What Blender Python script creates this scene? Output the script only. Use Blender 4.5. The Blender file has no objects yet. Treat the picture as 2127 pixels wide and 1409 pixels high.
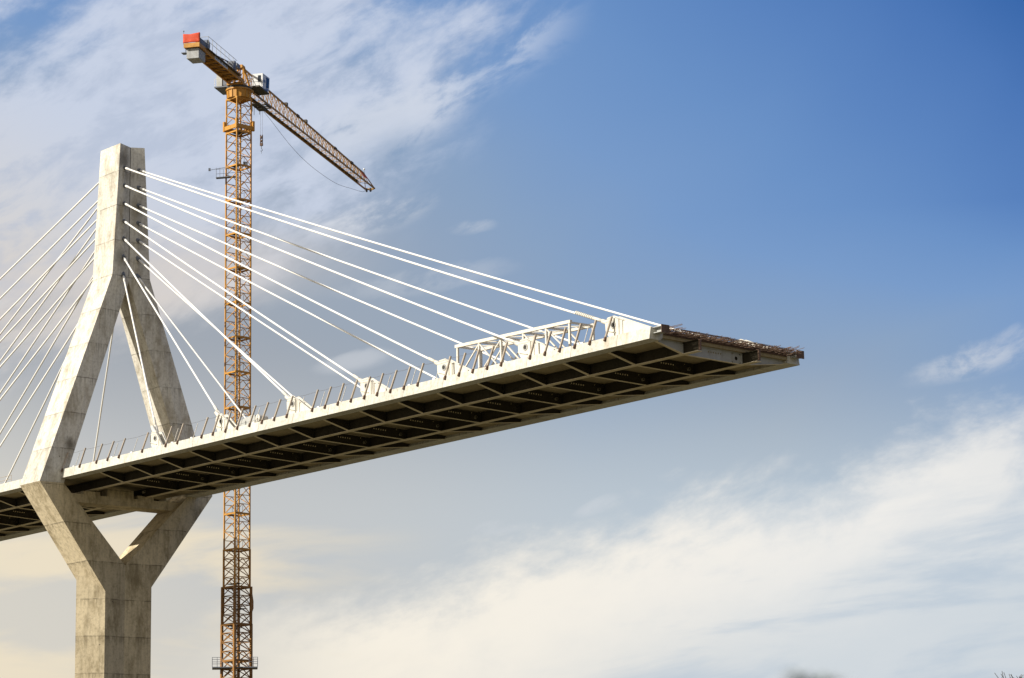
import bpy, bmesh, math, random
from mathutils import Vector, Matrix, noise
random.seed(7)
S = bpy.context.scene
C = S.collection
V = Vector

# ------------------------------------------------------------------ helpers
class MB:
    def __init__(s): s.v = []; s.f = []; s.mi = []; s.cur = 0
    def add(s, vs, fs):
        n = len(s.v); s.v += [tuple(x) for x in vs]
        s.f += [tuple(n + i for i in f) for f in fs]; s.mi += [s.cur] * len(fs)
        return s
    def box(s, a, b):
        (x0, y0, z0), (x1, y1, z1) = a, b
        return s.hexa([(x0,y0,z0),(x1,y0,z0),(x1,y1,z0),(x0,y1,z0),(x0,y0,z1),(x1,y0,z1),(x1,y1,z1),(x0,y1,z1)])
    def hexa(s, p):
        return s.add(p, [(3,2,1,0),(4,5,6,7),(0,1,5,4),(1,2,6,5),(2,3,7,6),(3,0,4,7)])
    def obox(s, o, ax, ay, az, a, b):
        """box in a local frame with origin o and unit axes"""
        pts = []
        for z in (a[2], b[2]):
            for (x, y) in ((a[0],a[1]),(b[0],a[1]),(b[0],b[1]),(a[0],b[1])):
                pts.append(V(o) + V(ax)*x + V(ay)*y + V(az)*z)
        return s.hexa(pts)
    def bar(s, p, q, w, h=None, up=(0,0,1)):
        h = h or w; p = V(p); q = V(q); d = (q-p)
        if d.length < 1e-6: return s
        d.normalize(); u = V(up)
        if abs(d.dot(u)) > .98: u = V((1,0,0))
        a = d.cross(u).normalized(); b = a.cross(d).normalized()
        a = a*(w/2); b = b*(h/2)
        return s.hexa([p-a-b, p+a-b, q+a-b, q-a-b, p-a+b, p+a+b, q+a+b, q-a+b])
    def tube(s, p, q, r, n=10, r2=None, cap=True):
        r2 = r if r2 is None else r2; p = V(p); q = V(q); d = (q-p).normalized()
        u = V((0,0,1)) if abs(d.z) < .95 else V((1,0,0))
        a = d.cross(u).normalized(); b = a.cross(d)
        vs = []
        for (c, rr) in ((p, r), (q, r2)):
            for i in range(n):
                t = 2*math.pi*i/n; vs.append(c + a*(rr*math.cos(t)) + b*(rr*math.sin(t)))
        fs = [(i, (i+1) % n, n+(i+1) % n, n+i) for i in range(n)]
        if cap: fs += [tuple(range(n-1,-1,-1)), tuple(range(n, 2*n))]
        return s.add(vs, fs)
    def path(s, pts, r, n=6):
        """one continuous tube along a polyline"""
        pts = [V(p) for p in pts]; m = len(pts); vs = []
        for k, p in enumerate(pts):
            d = (pts[min(k+1, m-1)]-pts[max(k-1, 0)]).normalized()
            u = V((0,0,1)) if abs(d.z) < .95 else V((1,0,0))
            a = d.cross(u).normalized(); b = a.cross(d)
            vs += [p + a*(r*math.cos(2*math.pi*i/n)) + b*(r*math.sin(2*math.pi*i/n)) for i in range(n)]
        fs = [(k*n+i, k*n+(i+1) % n, (k+1)*n+(i+1) % n, (k+1)*n+i) for k in range(m-1) for i in range(n)]
        return s.add(vs, fs)
    def prism(s, poly, off):
        """closed prism: polygon (3d points) swept by vector off"""
        n = len(poly); off = V(off); vs = [V(p) for p in poly] + [V(p)+off for p in poly]
        fs = [tuple(range(n-1,-1,-1)), tuple(range(n,2*n))] + [(i,(i+1)%n,n+(i+1)%n,n+i) for i in range(n)]
        return s.add(vs, fs)
    def sphere(s, c, r, n=8):
        c = V(c); vs = [c+V((0,0,r))]; fs = []
        m = n//2
        for j in range(1, m):
            for i in range(n):
                t = math.pi*j/m; f = 2*math.pi*i/n
                vs.append(c+V((r*math.sin(t)*math.cos(f), r*math.sin(t)*math.sin(f), r*math.cos(t))))
        vs.append(c-V((0,0,r)))
        for i in range(n): fs.append((0,1+i,1+(i+1)%n))
        for j in range(m-2):
            for i in range(n):
                a=1+j*n+i; b=1+j*n+(i+1)%n; fs.append((a,a+n,b+n,b))
        k=1+(m-2)*n
        for i in range(n): fs.append((k+(i+1)%n,k+i,len(vs)-1))
        return s.add(vs, fs)
    def build(s, name, mats, parent=None, smooth=False):
        me = bpy.data.meshes.new(name); me.from_pydata(s.v, [], s.f)
        if not isinstance(mats, (list, tuple)): mats = [mats]
        for m in mats: me.materials.append(m)
        me.polygons.foreach_set('material_index', s.mi)
        bm = bmesh.new(); bm.from_mesh(me); bmesh.ops.recalc_face_normals(bm, faces=bm.faces); bm.to_mesh(me); bm.free()
        if smooth:
            for p in me.polygons: p.use_smooth = True
        o = bpy.data.objects.new(name, me); C.objects.link(o)
        if parent: o.parent = parent
        return o

def tag(o, label=None, cat=None, group=None, kind=None):
    if label: o['label'] = label
    if cat: o['category'] = cat
    if group: o['group'] = group
    if kind: o['kind'] = kind
    return o
def thing(name, loc, label, cat, group=None):
    o = bpy.data.objects.new(name, None); C.objects.link(o); o.location = loc; o.empty_display_size = .5
    return tag(o, label, cat, group)
def reparent(root):
    """parts were built in world coordinates: shift their meshes to the root's own origin"""
    t = Matrix.Translation(-root.location)
    for ch in root.children: ch.data.transform(t) if ch.data else None
    for ch in root.children:
        for g in ch.children:
            g.data.transform(t)

# ------------------------------------------------------------------ materials
def new_mat(name, base=(.5,.5,.5), rough=.6, metal=0.):
    m = bpy.data.materials.new(name); m.use_nodes = True
    nt = m.node_tree; b = nt.nodes['Principled BSDF']
    b.inputs['Base Color'].default_value = (*base, 1); b.inputs['Roughness'].default_value = rough
    b.inputs['Metallic'].default_value = metal
    return m, nt, b
def nd(nt, t, **k):
    n = nt.nodes.new(t)
    for a, v in k.items(): setattr(n, a, v)
    return n
def mth(nt, op, a, b=None, c=None, clamp=False):
    n = nd(nt, 'ShaderNodeMath', operation=op); n.use_clamp = clamp
    for i, x in enumerate((a, b, c)):
        if x is None: continue
        if isinstance(x, (int, float)): n.inputs[i].default_value = x
        else: nt.links.new(x, n.inputs[i])
    return n.outputs[0]
def smooth(nt, x, lo, hi, a=0., b=1.):
    n = nd(nt, 'ShaderNodeMapRange', interpolation_type='SMOOTHSTEP')
    nt.links.new(x, n.inputs[0])
    for i, v in enumerate((lo, hi, a, b)): n.inputs[i+1].default_value = v
    return n.outputs[0]
def mix(nt, fac, a, b, mode='MIX'):
    n = nd(nt, 'ShaderNodeMix', data_type='RGBA', blend_type=mode)
    for sock, x in ((n.inputs[0], fac), (n.inputs[6], a), (n.inputs[7], b)):
        if isinstance(x, (int, float)): sock.default_value = x
        elif isinstance(x, tuple): sock.default_value = (*x, 1)
        else: nt.links.new(x, sock)
    return n.outputs[2]
def noise_tex(nt, vec, scale, detail=4, rough=.55, dist=0.):
    n = nd(nt, 'ShaderNodeTexNoise'); nt.links.new(vec, n.inputs['Vector'])
    n.inputs['Scale'].default_value = scale; n.inputs['Detail'].default_value = detail
    n.inputs['Roughness'].default_value = rough; n.inputs['Distortion'].default_value = dist
    return n.outputs['Fac']
def vmap(nt, vec, scale=(1,1,1), rot=(0,0,0)):
    n = nd(nt, 'ShaderNodeMapping'); nt.links.new(vec, n.inputs[0]); n.inputs['Scale'].default_value = scale; n.inputs['Rotation'].default_value = rot
    return n.outputs[0]
def bump(nt, b, h, dist=.02, strength=.5):
    n = nd(nt, 'ShaderNodeBump'); n.inputs['Distance'].default_value = dist; n.inputs['Strength'].default_value = strength
    nt.links.new(h, n.inputs['Height']); nt.links.new(n.outputs[0], b.inputs['Normal'])

def mul(*x):
    o = x[0]
    for y in x[1:]: o = mth(o.node.id_data, 'MULTIPLY', o, y)
    return o
def concrete(name, base, dark, joints=True, stain=.6, seams=0., spots=()):
    m, nt, b = new_mat(name, base, .85)
    pos = nd(nt, 'ShaderNodeNewGeometry').outputs['Position']
    sep = nd(nt, 'ShaderNodeSeparateXYZ'); nt.links.new(pos, sep.inputs[0])
    big = noise_tex(nt, vmap(nt, pos, (.75,.75,.30)), 1., 8, .68, .1)
    streak = noise_tex(nt, vmap(nt, pos, (3.4,3.4,.13)), 1., 6, .65)
    fine = noise_tex(nt, pos, 3.2, 6, .72)
    c = mix(nt, smooth(nt, big, .44, .70, 0., stain), base, dark)
    c = mix(nt, smooth(nt, streak, .48, .74, 0., .62), c, tuple(x*.55 for x in base))
    c = mix(nt, smooth(nt, fine, .42, .72, 0., .40), c, (.16,.13,.085))
    if joints:
        k = mth(nt, 'DIVIDE', mth(nt, 'SUBTRACT', sep.outputs[2], 72.1-43.3), 4.33)
        wob = mth(nt, 'MULTIPLY', mth(nt, 'SUBTRACT', noise_tex(nt, pos, .6, 3), .5), .03)
        k = mth(nt, 'ADD', k, wob)
        fr = mth(nt, 'FRACT', k); fl = mth(nt, 'FLOOR', k)
        wn = nd(nt, 'ShaderNodeTexWhiteNoise', noise_dimensions='1D'); nt.links.new(fl, wn.inputs['W'])
        tone = mth(nt, 'MULTIPLY_ADD', wn.outputs['Value'], .17, .86)
        c = mix(nt, 1., c, mth_col(nt, tone), 'MULTIPLY')
        # soft run-off stain just below every pour joint
        run = mth(nt, 'MULTIPLY', smooth(nt, fr, .72, 1., 0., 1.), smooth(nt, streak, .42, .62, 0., .45))
        c = mix(nt, run, c, tuple(x*.6 for x in dark))
        ln = mth(nt, 'MULTIPLY', mth(nt, 'SUBTRACT', 1., smooth(nt, mth(nt, 'ABSOLUTE', mth(nt, 'SUBTRACT', fr, .5)), .478, .498)), 1.)
        line = mth(nt, 'MULTIPLY', mth(nt, 'SUBTRACT', 1., ln), smooth(nt, noise_tex(nt, vmap(nt, pos, (.9,.9,.1)), 1., 3), .34, .62, .08, .62))
        c = mix(nt, line, c, (.045,.036,.022))
        # tie holes: small dark dots on a loose lattice
        vo = nd(nt, 'ShaderNodeTexVoronoi', feature='F1'); nt.links.new(pos, vo.inputs['Vector']); vo.inputs['Scale'].default_value = .55
        c = mix(nt, mth(nt, 'SUBTRACT', .8, smooth(nt, vo.outputs['Distance'], .035, .05, 0., .8)), c, (.05,.04,.03))
    if seams:      # faint butt joints between cast lengths, with rust-brown runs
        fx = mth(nt, 'FRACT', mth(nt, 'DIVIDE', sep.outputs[0], seams))
        ln = smooth(nt, mth(nt, 'ABSOLUTE', mth(nt, 'SUBTRACT', fx, .5)), .488, .496)
        c = mix(nt, mul(ln, .55), c, (.14,.12,.08))
        wn = nd(nt, 'ShaderNodeTexWhiteNoise', noise_dimensions='1D'); nt.links.new(mth(nt, 'FLOOR', mth(nt, 'DIVIDE', sep.outputs[0], seams)), wn.inputs['W'])
        c = mix(nt, 1., c, mth_col(nt, mth(nt, 'MULTIPLY_ADD', wn.outputs['Value'], .16, .88)), 'MULTIPLY')
        drip = noise_tex(nt, vmap(nt, pos, (1.3,.2,.12)), 1., 5, .7)
        c = mix(nt, smooth(nt, drip, .52, .74, 0., .55), c, (.34,.27,.17))
    for (sx, sy, sz, r0, al) in spots:
        dv = nd(nt, 'ShaderNodeVectorMath', operation='DISTANCE'); nt.links.new(vmap(nt, pos, (1,1,.75)), dv.inputs[0]); dv.inputs[1].default_value = (sx, sy, sz*.75)
        dd = mth(nt, 'ADD', dv.outputs['Value'], mth(nt, 'MULTIPLY', mth(nt, 'SUBTRACT', big, .5), r0*2.2))
        c = mix(nt, smooth(nt, dd, r0, r0*.25, 0., al), c, (.10,.085,.06))
    nt.links.new(c, b.inputs['Base Color'])
    bump(nt, b, mth(nt, 'ADD', mth(nt, 'MULTIPLY', fine, .5), big), .03, .4)
    return m
def mth_col(nt, val):
    n = nd(nt, 'ShaderNodeCombineColor')
    for i in range(3): nt.links.new(val, n.inputs[i])
    return n.outputs[0]
def painted(name, base, wear, amount=.4, rough=.45, scale=1.6, metal=0.):
    m, nt, b = new_mat(name, base, rough, metal)
    pos = nd(nt, 'ShaderNodeNewGeometry').outputs['Position']
    n1 = noise_tex(nt, pos, scale, 5, .62, .4); n2 = noise_tex(nt, vmap(nt, pos, (3,3,.3)), 1., 3)
    c = mix(nt, smooth(nt, n1, .48, .70, 0., amount), base, wear)
    c = mix(nt, smooth(nt, n2, .5, .75, 0., amount*.6), c, tuple(x*.7 for x in wear))
    nt.links.new(c, b.inputs['Base Color'])
    nt.links.new(smooth(nt, n1, .3, .7, rough-.1, rough+.2), b.inputs['Roughness'])
    return m

M_CONC  = concrete('pylon_concrete', (.66,.635,.565), (.33,.285,.205), stain=.8, spots=((-275.,159.0,50.9,.9,.85),(-275.1,165.9,86.6,1.3,.7),(-275.1,168.0,80.5,1.2,.45),(-275.1,165.6,74.3,1.2,.5)))
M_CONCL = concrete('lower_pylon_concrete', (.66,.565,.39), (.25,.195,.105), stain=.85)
M_EDGE  = concrete('edge_concrete', (.58,.57,.515), (.40,.365,.28), joints=False, stain=.45, seams=6.33)
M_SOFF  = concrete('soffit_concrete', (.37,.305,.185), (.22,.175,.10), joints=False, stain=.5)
M_STEEL = painted('girder_paint_shaded', (.045,.039,.027), (.03,.026,.018), .5, .8, .8)  # near-black: the shade under the deck is put into the web colour
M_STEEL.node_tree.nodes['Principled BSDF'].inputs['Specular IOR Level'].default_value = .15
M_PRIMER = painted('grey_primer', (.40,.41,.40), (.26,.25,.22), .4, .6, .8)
M_FLANGE = painted('girder_paint_lit', (.66,.58,.42), (.44,.36,.22), .5, .6, .8)  # pale copy for the flanges: light from the ground put into the colour
M_STUB  = painted('pipe_paint', (.26,.235,.17), (.14,.12,.08), .5, .6, 2.)
M_WHITE = painted('white_cable_sheath', (.78,.775,.75), (.64,.61,.56), .25, .45, .7)
M_FIN   = painted('anchor_steel_white', (.62,.60,.54), (.42,.37,.28), .35, .5, 1.3)
M_COLLAR = painted('collar_grey', (.34,.34,.33), (.2,.19,.17), .4, .5, 3.)
M_TRUSS = painted('truss_white', (.66,.63,.56), (.50,.40,.27), .35, .5, 1.2)
M_POST  = painted('post_galvanised', (.40,.345,.28), (.28,.20,.13), .5, .45, 1.8, .2)
M_RAIL  = painted('pale_post_paint', (.70,.67,.60), (.45,.40,.32), .3, .5, 1.5)
M_YEL   = painted('crane_yellow', (.48,.23,.028), (.26,.115,.018), .5, .5, 1.1)
M_YELDARK = painted('dark_crane_paint', (.27,.125,.022), (.12,.055,.014), .6, .6, 1.1)  # darker brown colour for the lower mast sections
M_JIB   = painted('jib_yellow_weathered', (.40,.225,.06), (.19,.105,.035), .6, .55, 1.0)
M_GRATE = painted('dark_grating', (.055,.05,.045), (.10,.07,.04), .4, .7, 2.)
M_GREY  = painted('grey_steel', (.13,.15,.19), (.12,.12,.12), .4, .5, 2.)
M_CAB   = painted('cab_white', (.72,.73,.74), (.55,.55,.55), .3, .35, 1.2)
M_GLASS, _nt, _b = new_mat('cab_glass', (.02,.03,.045), .08); _b.inputs['IOR'].default_value = 1.5
M_BLUE  = painted('letter_blue', (.05,.10,.25), (.06,.08,.14), .3, .4)
M_RED   = painted('red_banner', (.54,.06,.018), (.34,.035,.015), .5, .7, 2.5)
M_CW    = concrete('counterweight_concrete', (.40,.42,.44), (.30,.31,.33), joints=False, stain=.4)
M_RUST  = painted('rusty_steel', (.125,.075,.05), (.06,.042,.03), .6, .8, 3.)
M_ROPE  = painted('steel_rope', (.10,.09,.085), (.06,.05,.05), .3, .5)
M_BLACK = painted('hole_shade_black', (.025,.023,.02), (.04,.035,.03), .3, .6)  # shade inside tube ends and pin holes, put in as black discs
M_LENS  = painted('lamp_lens', (.75,.78,.82), (.6,.6,.6), .2, .2)
M_BARK  = painted('bark', (.07,.06,.045), (.04,.035,.03), .5, .9, 8.)
M_LEAF  = painted('leaf', (.045,.075,.04), (.03,.05,.03), .5, .6, 30.)

# ground
m, nt, b = new_mat('dry_ground', (.34,.28,.17), .95)
pos = nd(nt, 'ShaderNodeNewGeometry').outputs['Position']
g1 = noise_tex(nt, pos, .02, 6, .6); g2 = noise_tex(nt, pos, .9, 5, .65)
c = mix(nt, smooth(nt, g1, .4, .62), (.125,.10,.05), (.06,.062,.024))
c = mix(nt, smooth(nt, g2, .35, .7, 0., .5), c, (.08,.062,.033))
nt.links.new(c, b.inputs['Base Color']); bump(nt, b, g2, .1, .6)
M_GROUND = m

GZ = -1.7          # ground level; the camera stands at the origin, eye height
mb = MB(); R_ = 9000.; N = 24
ring = [(0,0,GZ)]
for rr in (120., 400., 1500., R_):
    ring += [(rr*math.cos(2*math.pi*i/48), rr*math.sin(2*math.pi*i/48), GZ) for i in range(48)]
fs = [(0, 1+i, 1+(i+1) % 48) for i in range(48)]
for k in range(3):
    o = 1+48*k
    fs += [(o+i, o+48+i, o+48+(i+1) % 48, o+(i+1) % 48) for i in range(48)]
mb.add(ring, fs); tag(mb.build('ground', M_GROUND), kind='structure')

# ------------------------------------------------------------------ deck geometry helpers
CY = 167.0                       # bridge centre line
YN, YF = 157.9, 176.6
def zb(x, y):                    # underside level of the deck edges, with its crossfall
    n = 46.88 - .0024*(x+275); f = 45.95 + .003*(x+275)
    return n + (f-n)*(y-YN)/(YF-YN)
def P(x, y, dz): return V((x, y, zb(x, y)+dz))

# ------------------------------------------------------------------ pylon
M_GRATE_ = M_GRATE
XF, XR, XFC, XRC = -275., -279.6, -275.5, -279.1
pyl = thing('bridge_pylon', (-277.2, CY, GZ), 'tall pale concrete pylon, an A above the deck and a Y below it', 'bridge pylon')
def solid(name, poly, mat, parent):
    """poly = list of (signed offset from centre line, z); points on the centre line are grooved inwards"""
    fr = [V((XFC if abs(h) < 1e-6 else XF, CY+h, z)) for h, z in poly]
    rr = [V((XRC if abs(h) < 1e-6 else XR, CY+h, z)) for h, z in poly]
    n = len(poly); mb = MB()
    mb.add(fr+rr, [tuple(range(n)), tuple(range(2*n-1, n-1, -1))] + [(i, (i+1) % n, n+(i+1) % n, n+i) for i in range(n)])
    return mb.build(name, mat, parent)
# mast: two grooved halves in one mesh
mb = MB()
ft = [(-1.71,88.5),(0,88.34),(1.71,88.42),(2.68,72.03),(0,71.55),(-2.58,72.08)]
fr = [V((XFC if h == 0 else XF, CY+h, z)) for h, z in ft]; rr = [V((XRC if h == 0 else XR, CY+h, z)) for h, z in ft]
mb.add(fr+rr, [(0,1,4,5),(1,2,3,4),(6,11,10,7),(7,10,9,8),(0,6,7,1),(1,7,8,2),(2,8,9,3),(5,11,6,0)])
mast = mb.build('pylon_mast', M_CONC, pyl)
for sgn in (-1, 1):
    if sgn < 0: poly = [(-2.58,72.08),(0,71.55),(-8.69,46.33),(-11.9,46.34)]
    else:       poly = [(2.68,72.03),(11.85,46.38),(8.69,46.36),(0,71.55)]
    solid('upper_leg', poly, M_CONC, pyl)
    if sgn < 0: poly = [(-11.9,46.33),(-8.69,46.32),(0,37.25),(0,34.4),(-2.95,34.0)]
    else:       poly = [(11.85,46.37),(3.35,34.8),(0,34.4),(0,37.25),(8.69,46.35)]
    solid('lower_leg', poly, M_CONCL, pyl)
# shaft: hexagonal, its flank ridges running up into the legs
mb = MB()
XM = (XF+XR)/2
loop = [(XF,-2.95,34.0),(XFC,0,34.4),(XF,3.35,34.8),(XM,4.7,37.0),(XR,3.35,34.8),(XRC,0,34.4),(XR,-2.95,34.0),(XM,-5.5,37.5)]
top = [V((x, CY+h, z)) for x, h, z in loop]; bot = [V((x, CY+h, GZ-.3)) for x, h, z in loop]
mb.add(top+bot, [(i, (i+1) % 8, 8+(i+1) % 8, 8+i) for i in range(8)])
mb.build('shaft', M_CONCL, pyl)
# tie beam between the lower legs with bearing blocks
mb = MB()
mb.hexa([(-278.6,CY-8.0,44.35),(-275.7,CY-8.0,44.35),(-275.7,CY+7.9,44.25),(-278.6,CY+7.9,44.25),
         (-278.6,CY-8.4,45.35),(-275.7,CY-8.4,45.35),(-275.7,CY+8.3,45.25),(-278.6,CY+8.3,45.25)])
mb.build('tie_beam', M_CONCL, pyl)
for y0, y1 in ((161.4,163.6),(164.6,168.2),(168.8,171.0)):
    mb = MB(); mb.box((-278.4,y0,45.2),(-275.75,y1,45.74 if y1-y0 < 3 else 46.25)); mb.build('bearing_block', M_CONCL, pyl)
mb = MB()                                       # dark strip in place of a slot: groove shade put in as colour
mb.box((XFC-.04,CY-.05,72.2),(XFC+.012,CY+.05,88.3)); mb.build('groove_shade_strip', M_GRATE_, pyl)
# cable sockets in the mast
ZT = [85.58,83.38,81.15,78.94,76.78,74.5,72.29]
def xface(y): return XFC + (XF-XFC)*min(1., abs(y-CY)/2.1)
PINX = [-178.79,-191.22,-203.62,-216.3,-229.32,-242.86,-256.17]
PINZ = [48.97,48.95,48.97,49.05,49.12,49.17,49.12]
cab_list = []
for side in (1, -1):
    for row, yt, yp in (('near', 166.08, 159.35), ('far', 168.1, 175.15)):
        for i in range(7):
            px = PINX[i] if side > 0 else -554.4-PINX[i]
            pz = zb(px, yp) + (PINZ[i]-zb(PINX[i], 159.5))
            xt = xface(yt) if side > 0 else 2*XM-xface(yt)
            cab_list.append((side, row, i, V((xt, yt, ZT[i])), V((px, yp, pz))))
for side, row, i, a, b_ in cab_list:
    d = (b_-a).normalized()
    mb = MB(); mb.tube(a-d*.35, a+d*.28, .24, 12); mb.cur = 1; mb.tube(a+d*.285, a+d*.30, .20, 12)
    mb.build('cable_socket', [M_GREY, M_BLACK], pyl)
reparent(pyl)

# ------------------------------------------------------------------ deck
deck = thing('bridge_deck', (-277., CY, 46.5), 'unfinished bridge deck with pale edges, dark steel grid below and open end in mid air', 'bridge deck')
XE = -172.85; XL = -392.
def sweep(prof, x0, x1, mb=None):
    mb = mb or MB(); n = len(prof)
    a = [P(x0, y, z) for y, z in prof]; b = [P(x1, y, z) for y, z in prof]
    mb.add(a+b, [tuple(range(n)), tuple(range(2*n-1, n-1, -1))] + [(i, (i+1) % n, n+(i+1) % n, n+i) for i in range(n)])
    return mb
near_prof = [(157.9,0),(158.1,1.07),(159.5,1.07),(159.5,.27),(159.2,0.)]
far_prof  = [(176.6,0),(176.4,1.07),(175.0,1.07),(175.0,.27),(174.9,0.)]
for prof in (near_prof, far_prof):
    for x0, x1 in ((-275.04, XE), (XL, -279.36)):
        sweep(prof, x0, x1).build('edge_beam', [M_EDGE], deck)
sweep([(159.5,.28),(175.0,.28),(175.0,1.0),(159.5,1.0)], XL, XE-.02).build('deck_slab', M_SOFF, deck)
# longitudinal main girders
GY = (162.5, 169.8)
for y in GY:
    mb = sweep([(y-.02,-.72),(y+.02,-.72),(y+.02,.22),(y-.02,.22)], XL, -171.35)
    sweep([(y-.22,.22),(y+.22,.22),(y+.22,.278),(y-.22,.278)], XL, -171.4, mb); mb.cur = 1
    sweep([(y-.27,-.78),(y+.27,-.78),(y+.27,-.72),(y-.27,-.72)], XL, -171.3, mb)
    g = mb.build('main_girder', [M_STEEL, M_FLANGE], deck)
    # rusty unpainted splice end
    mb = MB(); a = P(-171.35, y, 0)
    mb.box((-171.34, y-.10, a.z-.66), (-171.16, y+.10, a.z+.26))
    mb.build('splice_plate', M_RUST, g)
# cross girders every 6.33 m
def web_hole(mb, x, y0, y1, z0f, z1f, yc, zc, r, n=12):
    """web panel between y0..y1 with a round hole, thickness 3 cm"""
    out, inn = [], []
    for i in range(n):
        t = 2*math.pi*i/n; cy, cz = math.cos(t), math.sin(t)
        inn.append((yc+r*cy, zc+r*cz))
        k = 1/max(abs(cy), abs(cz)); u, v = cy*k, cz*k
        yy = yc + (u*(y1-yc) if u > 0 else u*(yc-y0))
        zt, zbm = z1f(yy), z0f(yy)
        out.append((yy, zc + (v*(zt-zc) if v > 0 else v*(zc-zbm))))
    vs = [V((x-.015,)+p) for p in out+inn] + [V((x+.015,)+p) for p in out+inn]
    fs = []
    for i in range(n):
        j = (i+1) % n
        fs += [(i,j,n+j,n+i), (2*n+i,3*n+i,3*n+j,2*n+j), (n+i,n+j,3*n+j,3*n+i)]
    mb.add(vs, fs)
bottom_pts = [(159.2,.02),(162.5,-.74),(169.8,-.74),(172.3,-.40),(174.95,-.02)]
def zbot(x, y):
    for (a, za), (b, zb_) in zip(bottom_pts[:-1], bottom_pts[1:]):
        if a <= y <= b: return zb(x, y) + za + (zb_-za)*(y-a)/(b-a)
    return zb(x, y)
def cross_girder(x, first=False):
    mb = MB(); t = .015
    zt = lambda y: zb(x, y)+.22
    def panel(y0, y1, za=None, zc=None):
        a0 = zbot(x,y0) if za is None else za(y0); a1 = zbot(x,y1) if za is None else za(y1)
        b0 = zt(y0) if zc is None else zc(y0); b1 = zt(y1) if zc is None else zc(y1)
        mb.hexa([(x-t,y0,a0),(x+t,y0,a0),(x+t,y1,a1),(x-t,y1,a1),(x-t,y0,b0),(x+t,y0,b0),(x+t,y1,b1),(x-t,y1,b1)])
    panel(159.5,162.48); panel(162.52,165.5)
    # row of six small openings
    lo = lambda y: zb(x,y)-.17; hi = lambda y: zb(x,y)-.03
    panel(165.5,167.3,None,lo); panel(165.5,167.3,hi,None)
    w = 1.8/6
    for k in range(6):
        y0 = 165.5+k*w
        panel(y0+.14, y0+w, lo, hi)
        if not first: mb.cur = 1; mb.box((x-.03,y0+.01,lo(y0)+.01),(x+.05,y0+.13,hi(y0)-.01)); mb.cur = 0
    panel(167.3,168.45)
    web_hole(mb, x, 168.45, 169.55, lambda y: zbot(x,y), zt, 169.0, zb(x,169.0)-.26, .19)
    panel(169.55,169.78); panel(169.82,172.3); panel(172.3,174.92)
    # flanges
    def fl(y0, y1, w):
        a0, a1 = zbot(x,y0), zbot(x,y1)
        mb.hexa([(x-w,y0,a0-.04),(x+w,y0,a0-.04),(x+w,y1,a1-.04),(x-w,y1,a1-.04),(x-w,y0,a0),(x+w,y0,a0),(x+w,y1,a1),(x-w,y1,a1)])
    mb.cur = 1
    fl(159.25,162.22,.17); fl(162.78,169.52,.15); fl(170.08,172.3,.15); fl(172.3,174.9,.15); mb.cur = 0
    mb.hexa([(x-.15,159.52,zt(159.52)),(x+.15,159.52,zt(159.52)),(x+.15,174.98,zt(174.98)),(x-.15,174.98,zt(174.98)),
             (x-.15,159.52,zt(159.52)+.056),(x+.15,159.52,zt(159.52)+.056),(x+.15,174.98,zt(174.98)+.056),(x-.15,174.98,zt(174.98)+.056)])
    # vertical stiffeners at the girders
    for y in GY:
        for s_ in (-.14, .14):
            mb.box((x-.12 if not first else x-.12, y+s_-.012, zb(x,y)-.70), (x+.12, y+s_+.012, zb(x,y)+.21))
    return mb.build('cross_girder', [M_PRIMER if first else M_STEEL, M_FLANGE], deck)  # sky-lit end girder gets the pale colour, inner webs the painted-in shade
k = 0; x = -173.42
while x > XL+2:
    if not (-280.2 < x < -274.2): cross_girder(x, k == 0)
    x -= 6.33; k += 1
# drainage tube stubs beside every round opening
for k in range(1, 17):
    if k in (5, 11, 12, 15): continue
    x = -173.42-6.33*k
    a = V((x, 169.0, zb(x,169.0)-.26)); mb = MB(); mb.tube(a-V((.25,0,0)), a+V((.16,0,0)), .155, 12); mb.cur = 1; mb.tube(a+V((.161,0,0)), a+V((.165,0,0)), .11, 10); mb.build('drain_stub', [M_STUB, M_BLACK], deck)
# open end: channel brackets, rebar, form strip
for yc, s_ in ((158.75, 1.15), (175.9, .75)):
    a = P(XE, yc, 0); mb = MB()
    mb.box((XE-.02, yc-.40, a.z+.52), (XE+s_, yc+.40, a.z+.58)); mb.box((XE-.02, yc-.40, a.z+1.02), (XE+s_, yc+.40, a.z+1.08))
    mb.box((XE-.02, yc-.03, a.z+.58), (XE+s_, yc+.03, a.z+1.02))
    br = mb.build('end_bracket', M_PRIMER, deck)
    mb = MB(); mb.box((XE+s_+.01, yc-.48, a.z+.42), (XE+s_+.07, yc+.48, a.z+1.16)); mb.build('rusty_plate', M_RUST, br)
mb = MB(); sweep([(159.6,.55),(174.9,.55),(174.9,.97),(159.6,.97)], XE-.01, XE+.05, mb); mb.build('end_form', M_RUST, deck)
mb = MB(); rr = random.Random(3)
y = 159.7
while y < 175.6:
    for dz in (.68, .90):
        L = rr.uniform(.9, 1.7); a = P(XE-.6, y+rr.uniform(-.03,.03), dz+.0); b_ = P(XE+L, y+rr.uniform(-.12,.12), dz+rr.uniform(-.05,.10))
        mb.tube(a, b_, .022, 5)
    y += .15
for i in range(9):
    x = XE+.15+i*.15; dz = .94+rr.uniform(-.02,.04)
    mb.tube(P(x, 159.6+rr.uniform(0,1.2), dz), P(x+rr.uniform(-.15,.15), 175.4-rr.uniform(0,1.5), dz+rr.uniform(-.02,.05)), .022, 5)
for i in range(26):   # loose bars lying on top of the slab end
    x = XE-rr.uniform(0,1.6); y0 = rr.uniform(159.8,172.); L = rr.uniform(1.2,4.)
    mb.tube(P(x, y0, 1.04+rr.uniform(0,.14)), P(x+rr.uniform(-.3,1.3), y0+L, 1.04+rr.uniform(0,.26)), .026, 5)
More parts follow.
